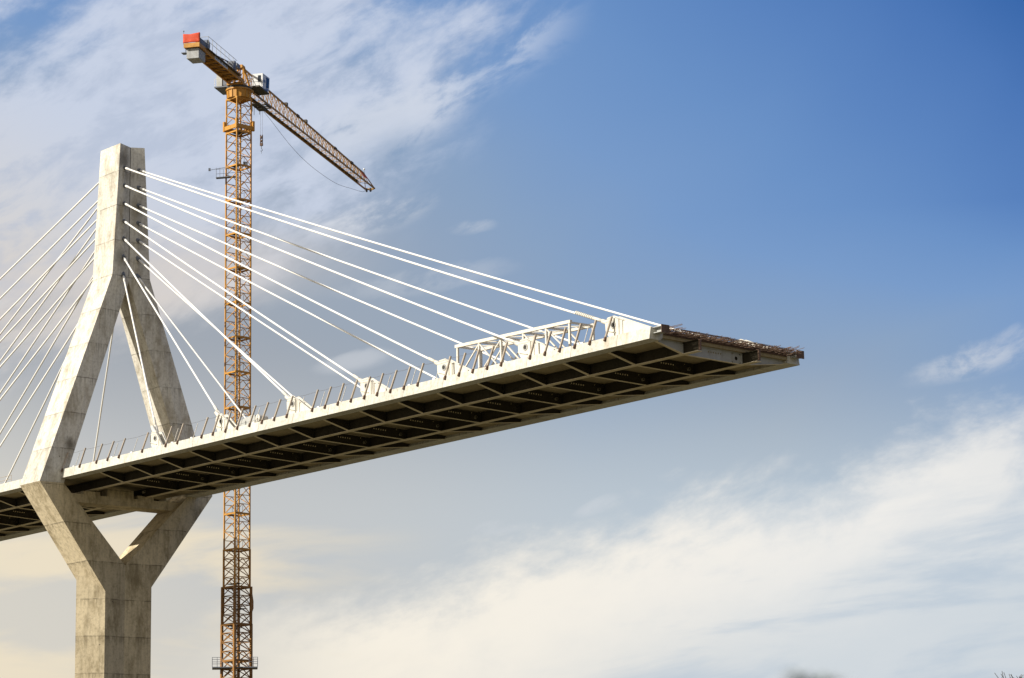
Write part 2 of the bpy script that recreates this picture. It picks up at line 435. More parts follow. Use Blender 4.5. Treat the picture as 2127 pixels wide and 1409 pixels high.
for i in range(16):
    y0 = 174.0+rr.uniform(-1.,1.9); mb.tube(P(XE-1.2, y0, 1.02+rr.uniform(0,.15)), P(XE+rr.uniform(.4,1.5), y0+rr.uniform(-.3,.5), 1.02+rr.uniform(.0,.42)), .026, 5)
for i in range(9):
    y0 = 159.5+rr.uniform(-.1,.9); mb.tube(P(XE-1.0, y0, 1.02+rr.uniform(0,.15)), P(XE+rr.uniform(.4,1.9), y0+rr.uniform(-.2,.6), 1.02+rr.uniform(.0,.42)), .026, 5)
tag(mb.build('rebar', M_RUST, deck), 'rusty reinforcing bars sticking out of the open deck end', kind='stuff')
# anchor fins on both edges
def fin(side, row, i, pin, dirc):
    y = pin.y; base = zb(pin.x, y)+1.0; o = -1 if row == 'near' else 1      # o: outward side
    d = V((dirc.x, 0, dirc.z)).normalized(); e = 1 if side > 0 else -1
    h = pin.z; slope = -d.z/abs(d.x)
    run = min(5.75, .15+(h+.85-base)/max(.34, slope*1.08))
    def Q(a, z, yy): return V((pin.x + e*a, yy, z))
    f = None
    for s_ in (o, -o):
        yy = y + .33*s_
        prof = [(-1.1,h+.32),(-.78,h+.80),(.15,h+.85),(run,base+.08),(run,base),(-.40,base),(-1.05,h-.40)]
        mb = MB(); mb.prism([Q(a, z, yy-.04) for a, z in prof], (0,.08,0)); p_ = mb.build('anchor_fin', M_FIN, deck)
        mb = MB(); q = Q(0,h,yy+.045*s_)
        mb.tube(q, q+V((0,.05*s_,0)), .33, 18); mb.build('pin_collar', M_COLLAR, p_)
        mb = MB(); q = q+V((0,.052*s_,0)); mb.tube(q, q+V((0,.04*s_,0)), .19, 14); mb.build('pin', M_BLACK, p_)  # black disc stands for the dark hole at the pin
        # edge stiffeners and welded ribs
        mb = MB(); u0, u1 = V(Q(.2,h+.74,yy)), V(Q(.2+1.3,h+.74-1.3*(h+.8-base)/(run-.15),yy))
        mb.bar(u0+V((0,.10*s_,0)), u1+V((0,.10*s_,0)), .12, .05)
        mb.bar(Q(-.9,h-.38,yy+.10*s_), Q(.35,h-.74,yy+.10*s_), .12, .05)
        for aa in (.75, 1.25):
            t_ = h+.7-(aa-.15)*(h+.77-base)/(run-.15)
            if t_ > base+.15: mb.bar(Q(aa,base,yy+.09*s_), Q(aa,t_,yy+.09*s_), .05, .10, (1,0,0))
        mb.build('stiffener', M_FIN, p_)
        f = f or p_
    mb = MB(); r0 = .44 if i == 1 else .28
    mb.tube(pin-d*2.0, pin-d*.2, .20, 14, r0); mb.tube(pin-d*.2, pin+d*.25, r0, 16)
    mb.build('anchor_tube', M_FIN, f)
for side, row, i, a, b_ in cab_list: fin(side, row, i, b_, (b_-a).normalized())
reparent(deck)

# ------------------------------------------------------------------ stay cables
ORD = ['topmost','second from the top','third from the top','fourth from the top','fifth from the top','sixth from the top','lowest']
for side, row, i, a, b_ in cab_list:
    d = (b_-a).normalized(); L = (b_-a).length
    lab = 'white stay cable %s of the pylon, %s, %s row' % ('right' if side > 0 else 'left', ORD[i], row)
    t = thing('stay_cable', a, lab, 'stay cable', 'stay cables fanning out from the pylon')
    mb = MB(); n = 14; sag = L*L*.00003
    pts = []
    for k in range(n+1):
        u = k/n; p = a + (b_-a)*u; p.z -= 4*sag*u*(1-u); pts.append(p)
    pts[-1] = b_ - d*.6
    mb.path(pts, .106, 10); mb.build('sheath', M_WHITE, t, True)
    mb = MB(); mb.tube(b_-d*3.6, b_-d*2.2, .15, 12, .17); mb.tube(b_-d*2.2, b_-d*.7, .19, 12, .25)
    if i == 0:
        for k in range(11): mb.tube(b_-d*(3.6+.28*k), b_-d*(3.46+.28*k), .175, 12)
    mb.build('lower_sleeve', M_FIN, t, True)
    mb = MB(); mb.tube(a+d*.1, a+d*1.5, .15, 12, .14); mb.build('upper_sleeve', M_GREY if side < 0 else M_WHITE, t, True)
    reparent(t)

# ------------------------------------------------------------------ guard posts on the near edge
NUM = ['first','second','third','fourth','fifth','sixth','seventh','eighth','ninth','tenth','eleventh','twelfth','thirteenth','fourteenth','fifteenth','sixteenth','seventeenth','eighteenth','nineteenth']
def ordw(i, n, what_first, what_last):
    if i == 0: return 'first one ' + what_first
    if i == n-1: return 'first one ' + what_last
    if i <= (n-1)//2: return NUM[i] + ' ' + what_first
    return NUM[n-1-i] + ' ' + what_last
PX = [-276.17,-270.96,-267.23,-264.78,-262.31,-257.33,-252.45,-250.04,-245.2,-242.95,-240.5,-238.23,-235.89,-233.59,-231.3,-229.0,-224.42,-222.18,-219.93,-217.67,-215.4,-213.24,-211.04,-208.83,-206.59,-202.24,-200.08,-197.96,-195.78,-193.67,-189.42,-187.27,-185.16,-183.06,-180.96,-178.85]
PX[0] = -274.95
LEAN = V((.12,.78,2.33))
proto = None; tops = []
for i, x in enumerate(PX):
    base = P(x, 157.93, .74); lab = 'leaning metal guard post on the deck edge, ' + ordw(i, len(PX), 'counting from the pylon', 'counting from the open end')
    if proto is None:
        t = thing('guard_post', (0,0,0), lab, 'guard post', 'guard posts along the near deck edge')
        mb = MB(); mb.bar(LEAN*.16, LEAN, .20, .15); mb.build('post', M_POST, t)
        mb = MB(); mb.bar((0,0,0), LEAN*.158, .22, .18); mb.build('socket', M_RUST, t)
        mb = MB(); mb.box((-.07,-.02,.22),(.07,.28,.30)); mb.build('bracket', M_RUST, t)
        proto = t
    else:
        t = proto.copy(); C.objects.link(t); t['label'] = lab
        for ch in proto.children:
            c = ch.copy(); C.objects.link(c); c.parent = t
    t.location = base; t.rotation_euler = (random.uniform(-.02,.02), random.uniform(-.03,.03), 0)
    tops.append(base + LEAN*.93)
WX = [-273.85,-265.34,-261.06,-252.52,-248.56,-239.37,-236.43,-232.73,-228.23,-224.55,-220.8,-213.25,-209.08,-205.09,-183.01]
proto = None; L2 = V((.12,.62,1.95))
for i, x in enumerate(WX):
    base = P(x, 159.0, 1.07); lab = 'slim pale footed post behind the guard posts, ' + ordw(i, len(WX), 'counting from the pylon', 'counting from the open end')
    if proto is None:
        t = thing('slim_post', (0,0,0), lab, 'post', 'slim pale posts behind the guard posts')
        mb = MB(); mb.bar((0,0,0), L2, .055, .055); mb.build('post', M_RAIL, t)
        mb = MB(); mb.box((-.36,-.06,.16),(.02,.06,.40)); mb.build('foot', M_WHITE, t)
        proto = t
    else:
        t = proto.copy(); C.objects.link(t); t['label'] = lab
        for ch in proto.children:
            c = ch.copy(); C.objects.link(c); c.parent = t
    t.location = base
mb = MB()
for a, b_ in zip(tops[:-1], tops[1:]):
    m_ = (a+b_)/2 - V((0,0,.03*(b_-a).length/2.)); mb.path([a+V((0,.05,0)), m_+V((0,.05,0)), b_+V((0,.05,0))], .014, 5)
w = mb.build('safety_wire', M_ROPE); tag(w, 'thin dark safety wire strung along the tops of the guard posts', 'wire')
# tubular railing on the left part of the deck
t = thing('edge_railing', P(-291., 158.5, 1.07), 'thin metal railing on the deck edge left of the pylon', 'railing')
mb = MB()
for x in (-287.9,-292.,-296.,-300.,-304.): 
    mb.tube(P(x,158.5,1.05), P(x,158.5,2.0), .03, 6)
mb.build('post', M_POST, t)
mb = MB()
for dz in (1.55, 2.0): mb.tube(P(-287.9,158.5,dz), P(-306.,158.5,dz), .03, 6)
mb.build('rail', M_POST, t); reparent(t)
# grey steel box near the second anchor fin
t = thing('formwork_box', P(-237.8,160.6,1.0), 'grey sloping steel box on the deck in front of the crane mast', 'site box')
mb = MB(); mb.prism([P(-243.2,160.3,1.0),P(-238.3,160.3,1.0),P(-238.3,160.3,2.66),P(-239.0,160.3,2.74),P(-243.2,160.3,2.1)], (0,1.1,0)); mb.build('body', M_PRIMER, t)
mb = MB(); mb.tube(P(-237.8,160.3,2.25), P(-237.8,161.4,2.25), .42, 12); mb.build('drum', M_FIN, t); reparent(t)

# ------------------------------------------------------------------ white truss frame on the deck
t = thing('truss_frame', P(-195.,162.,1.0), 'long white steel truss frame standing on the deck over a cable anchor', 'truss frame')
x0, x1, y0, y1 = -203.5, -186.7, 160.6, 163.5
zt_ = lambda x: 51.22 - .025*(x-x0)
for y in (y0, y1):
    mb = MB(); mb.bar((x0-.3,y,zt_(x0)), (x1+.2,y,zt_(x1)), .28, .30); mb.build('top_chord', M_TRUSS, t)
    mb = MB(); mb.bar((x0,y,zb(x0,y)+1.12), (x1,y,zb(x1,y)+1.12), .22, .22); mb.build('bottom_chord', M_TRUSS, t)
nx = 5
for k in range(nx+1):
    x = x0+(x1-x0)*k/nx
    for y in (y0, y1):
        mb = MB(); mb.bar((x,y,zb(x,y)+1.2), (x,y,zt_(x)-.14), .20, .20, (1,0,0)); mb.build('upright', M_TRUSS, t)
    mb = MB(); mb.bar((x,y0+.1,zt_(x)-.05), (x,y1-.1,zt_(x)-.05), .16, .18)
    if k < nx:
        xn = x0+(x1-x0)*(k+1)/nx; mb.bar((x,y0+.1,zt_(x)-.04), (xn,y1-.1,zt_(xn)-.04), .10)
    mb.build('cross_tie', M_TRUSS, t)
    if k < nx:
        xn = x0+(x1-x0)*(k+1)/nx
        for y in (y0, y1):
            mb = MB()
            if k == 0: mb.bar((x,y,zb(x,y)+1.25),(xn,y,zt_(xn)-.2), .12)
            else: mb.bar((x,y,zt_(x)-.2),(xn,y,zb(xn,y)+1.25), .13)
            if k in (1,): mb.bar((x,y,zb(x,y)+1.25),(xn,y,zt_(xn)-.2), .10)
            mb.build('diagonal', M_TRUSS, t)
reparent(t)

# ------------------------------------------------------------------ tower crane
K0 = V((-280.25,185.9,0))
U = V((-.6,.8,0)); Nn = V((.8,.6,0)); Z = V((0,0,1))
def W(s, n, z): return V((K0.x,K0.y,0)) + U*s + Nn*n + V((0,0,z))
crane = thing('tower_crane', (K0.x,K0.y,GZ), 'yellow lattice tower crane behind the bridge with a long jib pointing away', 'tower crane')
# mast axes: rotated against the jib
ch_l, ch_n, ch_b, ch_r = V((-281.23,184.7,0)), V((-280.39,185.73,0)), V((-280.12,186.06,0)), V((-279.26,187.11,0))
l = V((.55,.835,0)).normalized(); r = V((-.835,.55,0)).normalized()
w_ = 2.25; be = math.radians(36.7)
a1 = l*math.cos(be)+r*math.sin(be); a2 = -l*math.sin(be)+r*math.cos(be)
O = K0.copy(); O.z = 0
def MC(i, j, z, w=w_): return O + a1*(w*(i-.5)) + a2*(w*(j-.5)) + V((0,0,z))     # i along the right face, j along the left one
SEC = 4.46
def mast_section(z0, z1, w=w_, ch=.16, dg=.075, heavy=False, mat=None):
    mb = MB()
    for i in (0,1):
        for j in (0,1): mb.bar(MC(i,j,z0,w), MC(i,j,z1,w), ch, ch, a1)
    n = max(2, round((z1-z0)/1.115)); h = (z1-z0)/n
    for k in range(n):
        za, zc = z0+k*h, z0+(k+1)*h
        for j in (0,1):                       # right and back-left faces: horizontals with V braces
            mb.bar(MC(0,j,za,w), MC(1,j,za,w), dg)
            mb.bar(MC(.5,j,zc,w), MC(0,j,za,w), dg*.85); mb.bar(MC(.5,j,zc,w), MC(1,j,za,w), dg*.85)
        for i in (0,1):                       # left and back-right faces: zigzag
            if k % 2 == 0: mb.bar(MC(i,1,za,w), MC(i,0,zc,w), dg)
            else: mb.bar(MC(i,0,za,w), MC(i,1,zc,w), dg)
            if heavy:
                mb.bar(MC(i,0,za,w), MC(i,1,zc,w), dg*.8); mb.bar(MC(i,0,za,w), MC(i,1,za,w), dg*.8)
    # top frame
    for (i,j,i2,j2) in ((0,0,1,0),(1,0,1,1),(1,1,0,1),(0,1,0,0)): mb.bar(MC(i,j,z1-.1,w), MC(i2,j2,z1-.1,w), .13, .20)
    return mb.build('mast_section', mat or M_YEL, crane)
ZTOP = 98.85; zlow = 39.9
zs = []
z = ZTOP
while z - SEC > zlow-1: mast_section(z-SEC, z); zs.append(z-SEC); z -= SEC
zmid = z
mast_section(36.2, zmid, w_*1.02, .19, .09, True)
mast_section(31.6, 36.2, w_*1.12, .26, .10, True, M_YELDARK)
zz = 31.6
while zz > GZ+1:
    mast_section(max(GZ, zz-SEC), zz, w_*1.14, .28, .11, zz < 33, M_YELDARK); zz -= SEC
# widened climbing collars of the lower tower
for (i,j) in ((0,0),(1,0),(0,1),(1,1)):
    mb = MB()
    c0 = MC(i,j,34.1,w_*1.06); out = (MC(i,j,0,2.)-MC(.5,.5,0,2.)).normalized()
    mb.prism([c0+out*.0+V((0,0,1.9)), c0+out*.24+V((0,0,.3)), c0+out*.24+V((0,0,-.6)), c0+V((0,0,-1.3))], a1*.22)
    mb.build('corner_bracket', M_YELDARK, crane)
# ladder inside the mast
mb = MB()
for q in (.35,.60): mb.bar(MC(.38,q,GZ), MC(.38,q,98.), .045)
zz = GZ+.3
while zz < 98: mb.bar(MC(.38,.35,zz), MC(.38,.60,zz), .03); zz += .45
mb.build('ladder', M_GREY, crane)
# resting platforms on every section joint
for k, zz in enumerate(zs + [zmid-4.4, 33.4, 31.0]):
    mb = MB(); alt = k % 2
    p0, p1 = ((.08,.45),(.55,.95)) if alt else ((.45,.08),(.95,.55))
    mb.obox(O+V((0,0,zz)), a1, a2, Z, (w_*(p0[0]-.5), w_*(-.42), .05), (w_*(p0[0]-.02), w_*(.42), .11))
    if 40 < zz < 98:
        for q in (0.02,.5,.98):
            mb.bar(MC(p0[0]+.45,q,zz+.1), MC(p0[0]+.45,q,zz+1.15), .035)
        mb.bar(MC(p0[0]+.45,.02,zz+1.15), MC(p0[0]+.45,.98,zz+1.15), .035)
    mb.build('platform', M_GRATE, crane)
# climbing collar near the top
mb = MB(); wc = w_*1.16; zc = 94.9
for (i,j,i2,j2) in ((0,0,1,0),(1,0,1,1),(1,1,0,1),(0,1,0,0)):
    e = (MC(i2,j2,0,wc)-MC(i,j,0,wc)).normalized()
    mb.bar(MC(i,j,zc,wc)-e*.18, MC(i2,j2,zc,wc)+e*.18, .22, .52)
for (i,j) in ((0,0),(1,0),(0,1),(1,1)): mb.bar(MC(i,j,zc-.35,wc), MC(i,j,zc+.95,wc), .30, .30, a1)
mb.build('mast_collar', M_YEL, crane)
mb = MB(); mb.obox(O+V((0,0,zc-.45)), a1, a2, Z, (-.9,-.9,0),(.3,.9,.07)); mb.build('platform', M_GRATE, crane)
# lamp platform on the left side
pl = MB(); pa, pb = V((-281.75,183.5,88.35)), V((-280.1,185.45,88.5))
pl.bar(pa, pb, .75, .08); plo = pl.build('lamp_platform', M_GREY, crane)
mb = MB()
for q in (0,.18,.36,.6): mb.tube(pa+(pb-pa)*q+V((-.3,.2,0)), pa+(pb-pa)*q+V((-.3,.2,1.25)), .025, 6)
for q in (0,.18): mb.tube(pa+(pb-pa)*q+V((.3,-.2,0)), pa+(pb-pa)*q+V((.3,-.2,1.25)), .025, 6)
for dz in (.65,1.25):
    mb.tube(pa+V((-.3,.2,dz)), pb+V((-.3,.2,dz)), .025, 6); mb.tube(pa+V((-.3,.2,dz)), pa+V((.3,-.2,dz)), .025, 6)
mb.tube(pb+V((0,0,1.5)), V((-282.0,182.75,89.35)), .03, 6)
mb.build('railing', M_GREY, plo)
mb = MB(); c0 = V((-282.05,182.7,89.4)); mb.obox(c0, l, r, Z, (-.15,-.14,-.14),(.12,.14,.18)); mb.build('flood_lamp', M_GREY, plo)
mb = MB(); mb.obox(MC(.8,.3,90.0), l, r, Z, (-.25,-.2,0),(.35,.2,.55)); mb.build('electric_box', M_GREY, crane)
# base platform with railings
mb = MB(); cB = O+V((0,0,26.25)); mb.obox(cB, l, r, Z, (-2.95,-1.6,-.12),(2.6,1.6,0)); bp = mb.build('access_platform', M_GREY, crane)
mb = MB()
for (xa, xb) in ((-2.95,-1.75),(1.55,2.6)):
    for y in (-1.55,1.55):
        for q in (0,.5,1.): mb.tube(cB+l*(xa+(xb-xa)*q)+r*y, cB+l*(xa+(xb-xa)*q)+r*y+V((0,0,1.15)), .03, 6)
        for dz in (.6,1.15): mb.tube(cB+l*xa+r*y+V((0,0,dz)), cB+l*xb+r*y+V((0,0,dz)), .03, 6)
    xo = xa if xa < 0 else xb
    for dz in (.6,1.15): mb.tube(cB+l*xo-r*1.55+V((0,0,dz)), cB+l*xo+r*1.55+V((0,0,dz)), .03, 6)
mb.build('railing', M_GREY, bp)
# slewing unit
mb = MB(); mb.tube(O+V((0,0,98.86)), O+V((0,0,100.05)), 1.5, 16, 1.56); mb.tube(O+V((0,0,99.88)), O+V((0,0,100.052)), 1.68, 24)
for k in range(16):
    t_ = 2*math.pi*k/16; e_ = V((math.cos(t_), math.sin(t_), 0)); mb.bar(O+e_*1.53+V((0,0,98.9)), O+e_*1.58+V((0,0,99.87)), .06, .12, e_)
mb.build('slewing_support', M_YEL, crane)
mb = MB(); mb.tube(O+V((0,0,100.06)), O+V((0,0,100.35)), 1.62, 24); mb.build('slewing_ring', M_GRATE, crane)
# turntable frame and tower head
mb = MB()
mb.obox(O, U, Nn, Z, (-1.6,-1.1,100.36),(2.6,1.1,100.62))
for n in (-.75,.75):
    mb.bar(W(-.2,n,100.6), W(.8,n*.35,103.45), .20); mb.bar(W(2.2,n,100.6), W(1.2,n*.35,103.45), .18); mb.bar(W(-.2,n,100.7), W(2.2,n,102.), .10)
mb.bar(W(.6,-.35,103.45), W(.6,.35,103.45), .22); mb.obox(O, U, Nn, Z, (.4,-.3,103.2),(1.5,.3,103.6))
mb.build('turntable_frame', M_YEL, crane)
# jib
JB = lambda s: 100.62+(101.38-100.62)*s/58.
JT = lambda s: 103.45+(102.95-103.45)*s/55.
JN = .72
mb = MB(); s0, s1, s2 = 1.0, 55.2, 58.2
mb.bar(W(s0,0,JT(s0)), W(s1,0,JT(s1)), .19, .19)
for n in (-JN, JN): mb.bar(W(s0,n,JB(s0)), W(s2,n,JB(s2)), .17, .20)
mb.build('jib_chord', M_JIB, crane)
nj = 32; ds = (s1-s0)/nj
mb = MB(); mb2 = MB()
for k in range(nj):
    sa, sb, sm = s0+k*ds, s0+(k+1)*ds, s0+(k+.5)*ds
    for n in (-JN, JN):
        mb.bar(W(sa,n,JB(sa)), W(sm,0,JT(sm)), .06); mb.bar(W(sm,0,JT(sm)), W(sb,n,JB(sb)), .06)
    mb.bar(W(sa,-JN,JB(sa)), W(sa,JN,JB(sa)), .06)
    e = 1 if k % 2 else -1
    mb.bar(W(sa,-JN*e,JB(sa)), W(sb,JN*e,JB(sb)), .05)
    if k < nj-1 and k > 1:
        mb2.obox(O, U, Nn, Z, (sa,-.62,JB(sa)+.06),(sa+ds*.96,-.28,JB(sa)+.10))
mb.bar(W(s1,0,JT(s1)), W(s2,-JN,JB(s2)), .10); mb.bar(W(s1,0,JT(s1)), W(s2,JN,JB(s2)), .10); mb.bar(W(s2,-JN,JB(s2)), W(s2,JN,JB(s2)), .16)
mb.bar(W(s2,-JN,JB(s2)), W(s2+.6,0,JB(s2)-.05), .12); mb.bar(W(s2,JN,JB(s2)), W(s2+.6,0,JB(s2)-.05), .12)
mb.build('jib_lattice', M_JIB, crane); mb2.build('jib_walkway', M_GRATE, crane)
mb = MB()
for s in (19.,27.5): mb.obox(O, U, Nn, Z, (s-.25,-.2,JT(s)+.05),(s+.25,.2,JT(s)+.42))
for s in (24.,41.,49.): mb.obox(O, U, Nn, Z, (s-.5,-.13,JT(s)-.16),(s+.5,.13,JT(s)+.18))
mb.build('chord_joint', M_GRATE, crane)
mb = MB(); mb.prism([W(53.2,.06,JT(53)-.12),W(55.1,.06,JT(55)-.12),W(56.0,.5,JB(56)+.85),W(53.6,.45,JB(53)+.75)], Nn*-.04); mb.build('jib_banner', M_RED, crane)
mb = MB(); mb.tube(W(55.2,0,JT(55)), W(55.2,0,JT(55)+.55), .04, 6); mb.cur = 1; mb.sphere(W(55.2,0,JT(55)+.7), .16); mb.build('warning_light', [M_GREY, M_LENS], crane)
mb = MB()
for n in (-.3,.3): mb.tube(W(57.4,n-.08,JB(57)-.35), W(57.4,n+.08,JB(57)-.35), .32, 12)
mb.build('tip_pulley', M_GRATE, crane)
# trolley, ropes and hook block
mb = MB(); sT = 8.85
mb.obox(O, U, Nn, Z, (sT-1.1,-.95,100.28),(sT+1.1,-.8,100.5)); mb.obox(O, U, Nn, Z, (sT-1.1,.8,100.28),(sT+1.1,.95,100.5))
for s in (sT-.9,sT,sT+.9): mb.bar(W(s,-.9,100.3), W(s,.9,100.3), .16)
mb.obox(O, U, Nn, Z, (sT-.6,-.5,99.85),(sT+.5,.5,100.25)); mb.obox(O, U, Nn, Z, (sT-2.6,-.6,100.0),(sT-1.3,.6,100.12))
for s, L in ((sT-2.2,1.1),(sT-1.5,1.4),(sT+.7,.7)): mb.tube(W(s,-.5,100.2), W(s,-.5,100.2-L), .04, 6)
mb.build('trolley', M_GRATE, crane)
mb = MB()
for n in (-.13,.13): mb.tube(W(sT,n,99.9), W(sT,n,96.4), .014, 5)
mb.build('hoist_rope', M_ROPE, crane)
mb = MB(); 
for n in (-.15,.12): mb.obox(O, U, Nn, Z, (sT-.12,n,95.25),(sT+.12,n+.05,96.5))
mb.tube(W(sT,-.09,96.15), W(sT,.11,96.15), .20, 12); mb.tube(W(sT,-.09,95.65), W(sT,.11,95.65), .18, 12); mb.obox(O, U, Nn, Z, (sT-.13,-.17,95.0),(sT+.13,.19,95.35))
hb = mb.build('hook_block', M_RUST, crane)
mb = MB(); pts = [W(sT,0,95.0), W(sT,0,94.65), W(sT,.1,94.5), W(sT,.12,94.35), W(sT,.02,94.25), W(sT,-.1,94.33)]; mb.path(pts, .05, 8); mb.tube(W(sT,0,94.3), W(sT,.02,93.95), .03, 6)
mb.build('hook', M_GREY, hb)
# slack trolley cable under the jib
pts = []
key = [(9.6,100.3),(13.7,99.75),(22.,98.45),(30.7,97.9),(41.8,98.25),(50.,99.4),(55.3,100.25),(57.0,100.95)]
for k in range(len(key)-1):
    p_ = [key[max(0,k-1)], key[k], key[k+1], key[min(len(key)-1,k+2)]]
    for j in range(6):
        t_ = j/6.; q = []
        for d in (0,1):
            a0,b0,c0,d0 = (p_[x][d] for x in range(4))
            q.append(.5*((2*b0)+(-a0+c0)*t_+(2*a0-5*b0+4*c0-d0)*t_*t_+(-a0+3*b0-3*c0+d0)*t_**3))
        pts.append(W(q[0], -.3, q[1]))
mb = MB(); mb.path(pts, .024, 5); mb.build('slack_cable', M_ROPE, crane)
# counter-jib
mb = MB()
for n in (-.92,.92):
    mb.obox(O, U, Nn, Z, (-17.2,n-.10,100.62),(-.9,n+.10,101.12))
for s in [-16.8+1.62*k for k in range(10)]:
    mb.bar(W(s,-.85,100.75), W(s,.85,100.75), .16); 
    mb.bar(W(s,-.82,100.72), W(s+1.5,.82,100.72), .10)
mb.obox(O, U, Nn, Z, (-17.32,-1.02,100.60),(-17.2,1.02,101.16))
cj = mb.build('counter_jib', M_YEL, crane)
mb = MB(); mb.obox(O, U, Nn, Z, (-16.9,-.8,101.0),(-1.2,.8,101.05)); mb.build('deck_plate', M_RUST, cj)
mb = MB()
for n in (-.45,.45): mb.bar(W(-13.2,n,101.35), W(-.5,n,101.9), .16, .22)
mb.build('upper_rail', M_YEL, cj)
mb = MB()
mb.obox(O, U, Nn, Z, (-16.9,-.78,99.32),(-14.7,.78,100.58)); 
for k in range(4): mb.obox(O, U, Nn, Z, (-16.5+k*.52,.78,99.4),(-16.25+k*.52,.82,100.55))
mb.build('counterweight', M_CW, crane)
mb = MB(); mb.obox(O, U, Nn, Z, (-17.0,-1.45,100.05),(-16.2,-.85,100.13)); mb.bar(W(-16.6,-1.0,100.1), W(-16.6,-1.0,100.7), .06); mb.build('side_step', M_GREY, crane)
mb = MB()                                     # crumpled red banner at the tail
nx, nz = 10, 6; vs = []; fs = []
for j in range(nz+1):
    for i in range(nx+1):
        u, v = i/nx, j/nz
        sag = -.10*math.sin(math.pi*u)*(v > .9)
        d = .06*noise.noise(V((u*4,v*4,1.3))) + .03*math.sin(u*9+v*5)
        vs.append(W(-17.15+d, -1.15+2.15*u, 101.25+(1.15+.08*u)*v+sag))
for j in range(nz):
    for i in range(nx): a = j*(nx+1)+i; fs.append((a,a+1,a+nx+2,a+nx+1))
mb.add(vs, fs); bn = mb.build('banner', M_RED, crane, True)
md = bn.modifiers.new('cloth', 'SOLIDIFY'); md.thickness = .02
for n in (-1.12,0.98):
    mb = MB(); mb.bar(W(-17.05,n,101.1), W(-17.05,n,102.4), .07)
    if n < 0: mb.tube(W(-17.05,-1.12,102.4), W(-17.05,-1.12,102.75), .03, 6); mb.sphere(W(-17.05,-1.12,102.8), .09)
    mb.build('banner_post', M_GREY, crane)
mb = MB()                                     # winch housing and drum
mb.obox(O, U, Nn, Z, (-16.8,.35,101.15),(-14.4,.98,101.85)); mb.tube(W(-14.2,.3,101.75), W(-14.2,1.05,101.75), .62, 16); mb.obox(O, U, Nn, Z, (-13.6,-.3,101.1),(-12.4,.5,101.9))
mb.tube(W(-13.4,.5,101.85), W(-13.4,.75,101.85), .3, 12)
mb.build('winch', M_GREY, crane)
mb = MB()                                     # hand rail on the walkway
for s in [-14.8+1.5*k for k in range(8)]: mb.tube(W(s,1.25,101.1), W(s,1.25,102.65 if s < -5 else 102.2), .028, 6)
for dz in (.85,1.5): mb.tube(W(-14.8,1.25,101.12+dz), W(-4.3,1.25,101.12+dz), .028, 6)
mb.tube(W(-14.8,1.25,102.6), W(-14.8,-.2,102.6), .028, 6); mb.tube(W(-14.8,-.2,101.1), W(-14.8,-.2,102.6), .028, 6)
mb.build('hand_rail', M_PRIMER, crane)
mb = MB(); mb.obox(O, U, Nn, Z, (-15.,1.02,101.0),(-3.,1.35,101.06)); mb.build('walkway', M_GRATE, crane)
mb = MB()                                     # machinery towards the mast
mb.tube(W(-10.,.1,101.9), W(-1.2,.1,102.9), .10, 8); mb.obox(O, U, Nn, Z, (-5.2,.2,101.5),(-3.8,.9,102.3)); mb.tube(W(-3.4,-.2,102.6), W(-3.4,.7,102.6), .34, 12); mb.obox(O, U, Nn, Z, (-2.2,-.4,102.5),(-.9,.5,103.05))
mb.build('hoist_gear', M_GREY, crane)
mb = MB(); mb.obox(O, U, Nn, Z, (-11.9,1.03,100.62),(-7.2,1.06,101.32)); sg = mb.build('sign_panel', M_CAB, crane)
mb = MB()
for k in range(8):
    s = -11.6+k*.54
    mb.obox(O, U, Nn, Z, (s,1.062,100.74),(s+.12,1.075,101.22)); mb.obox(O, U, Nn, Z, (s+.12,1.062,101.10 if k % 3 else 100.74),(s+.34,1.075,101.22 if k % 3 else 100.86))
    if k % 2: mb.obox(O, U, Nn, Z, (s+.26,1.062,100.74),(s+.36,1.075,101.0))
mb.build('lettering', M_BLUE, sg)
OC = O - U*.3 - Nn*.72
def WC(s_, n, z): return W(s_-.3, n-.72, z)
# operator cab on the right of the jib root
def cb(a, b, name, mat, par, org=OC): mb = MB(); mb.obox(org, U, Nn, Z, a, b); return mb.build(name, mat, par)
mb = MB()
prof = [(4.0,101.15),(5.9,101.15),(6.6,101.75),(6.75,103.35),(4.0,103.25)]
mb.prism([WC(s,1.25,z) for s, z in prof], Nn*1.4); cab = mb.build('cab', M_CAB, crane)
cb((3.985,2.0,102.1),(4.0,2.42,103.0),'rear_window',M_GLASS,cab)
mb = MB(); mb.prism([WC(5.35,2.652,101.55),WC(6.35,2.652,101.85),WC(6.6,2.652,103.2),WC(5.35,2.652,103.1)], Nn*.012); mb.build('side_window', M_GLASS, cab)
mb = MB(); mb.prism([WC(6.64,1.35,101.9),WC(6.64,2.55,101.9),WC(6.765,2.55,103.25),WC(6.765,1.35,103.25)], U*.02); mb.build('front_window', M_GLASS, cab)
mb = MB()
for k in range(3): mb.obox(OC, U, Nn, Z, (4.35+k*.27,2.652,102.15),(4.53+k*.27,2.66,102.55))
mb.prism([WC(4.5,2.652,101.25),WC(5.8,2.652,101.25),WC(6.3,2.652,101.65),WC(6.0,2.652,101.65)], Nn*.01)
mb.build('lettering', M_BLUE, cab)
mb = MB(); mb.obox(OC, U, Nn, Z, (2.2,1.0,100.9),(6.0,2.85,101.1)); cp = mb.build('cab_platform', M_GRATE, crane)
mb = MB()
for n in (1.3,2.0,2.75): mb.tube(WC(2.3,n,101.1), WC(2.3,n,102.15), .025, 6)
for s in (3.2,): mb.tube(WC(s,2.75,101.1), WC(s,2.75,102.15), .025, 6)
for dz in (.55,1.05): mb.tube(WC(2.3,1.1,101.1+dz), WC(2.3,2.75,101.1+dz), .025, 6); mb.tube(WC(2.3,2.75,101.1+dz), WC(3.9,2.75,101.1+dz), .025, 6)
mb.build('railing', M_GREY, cp)
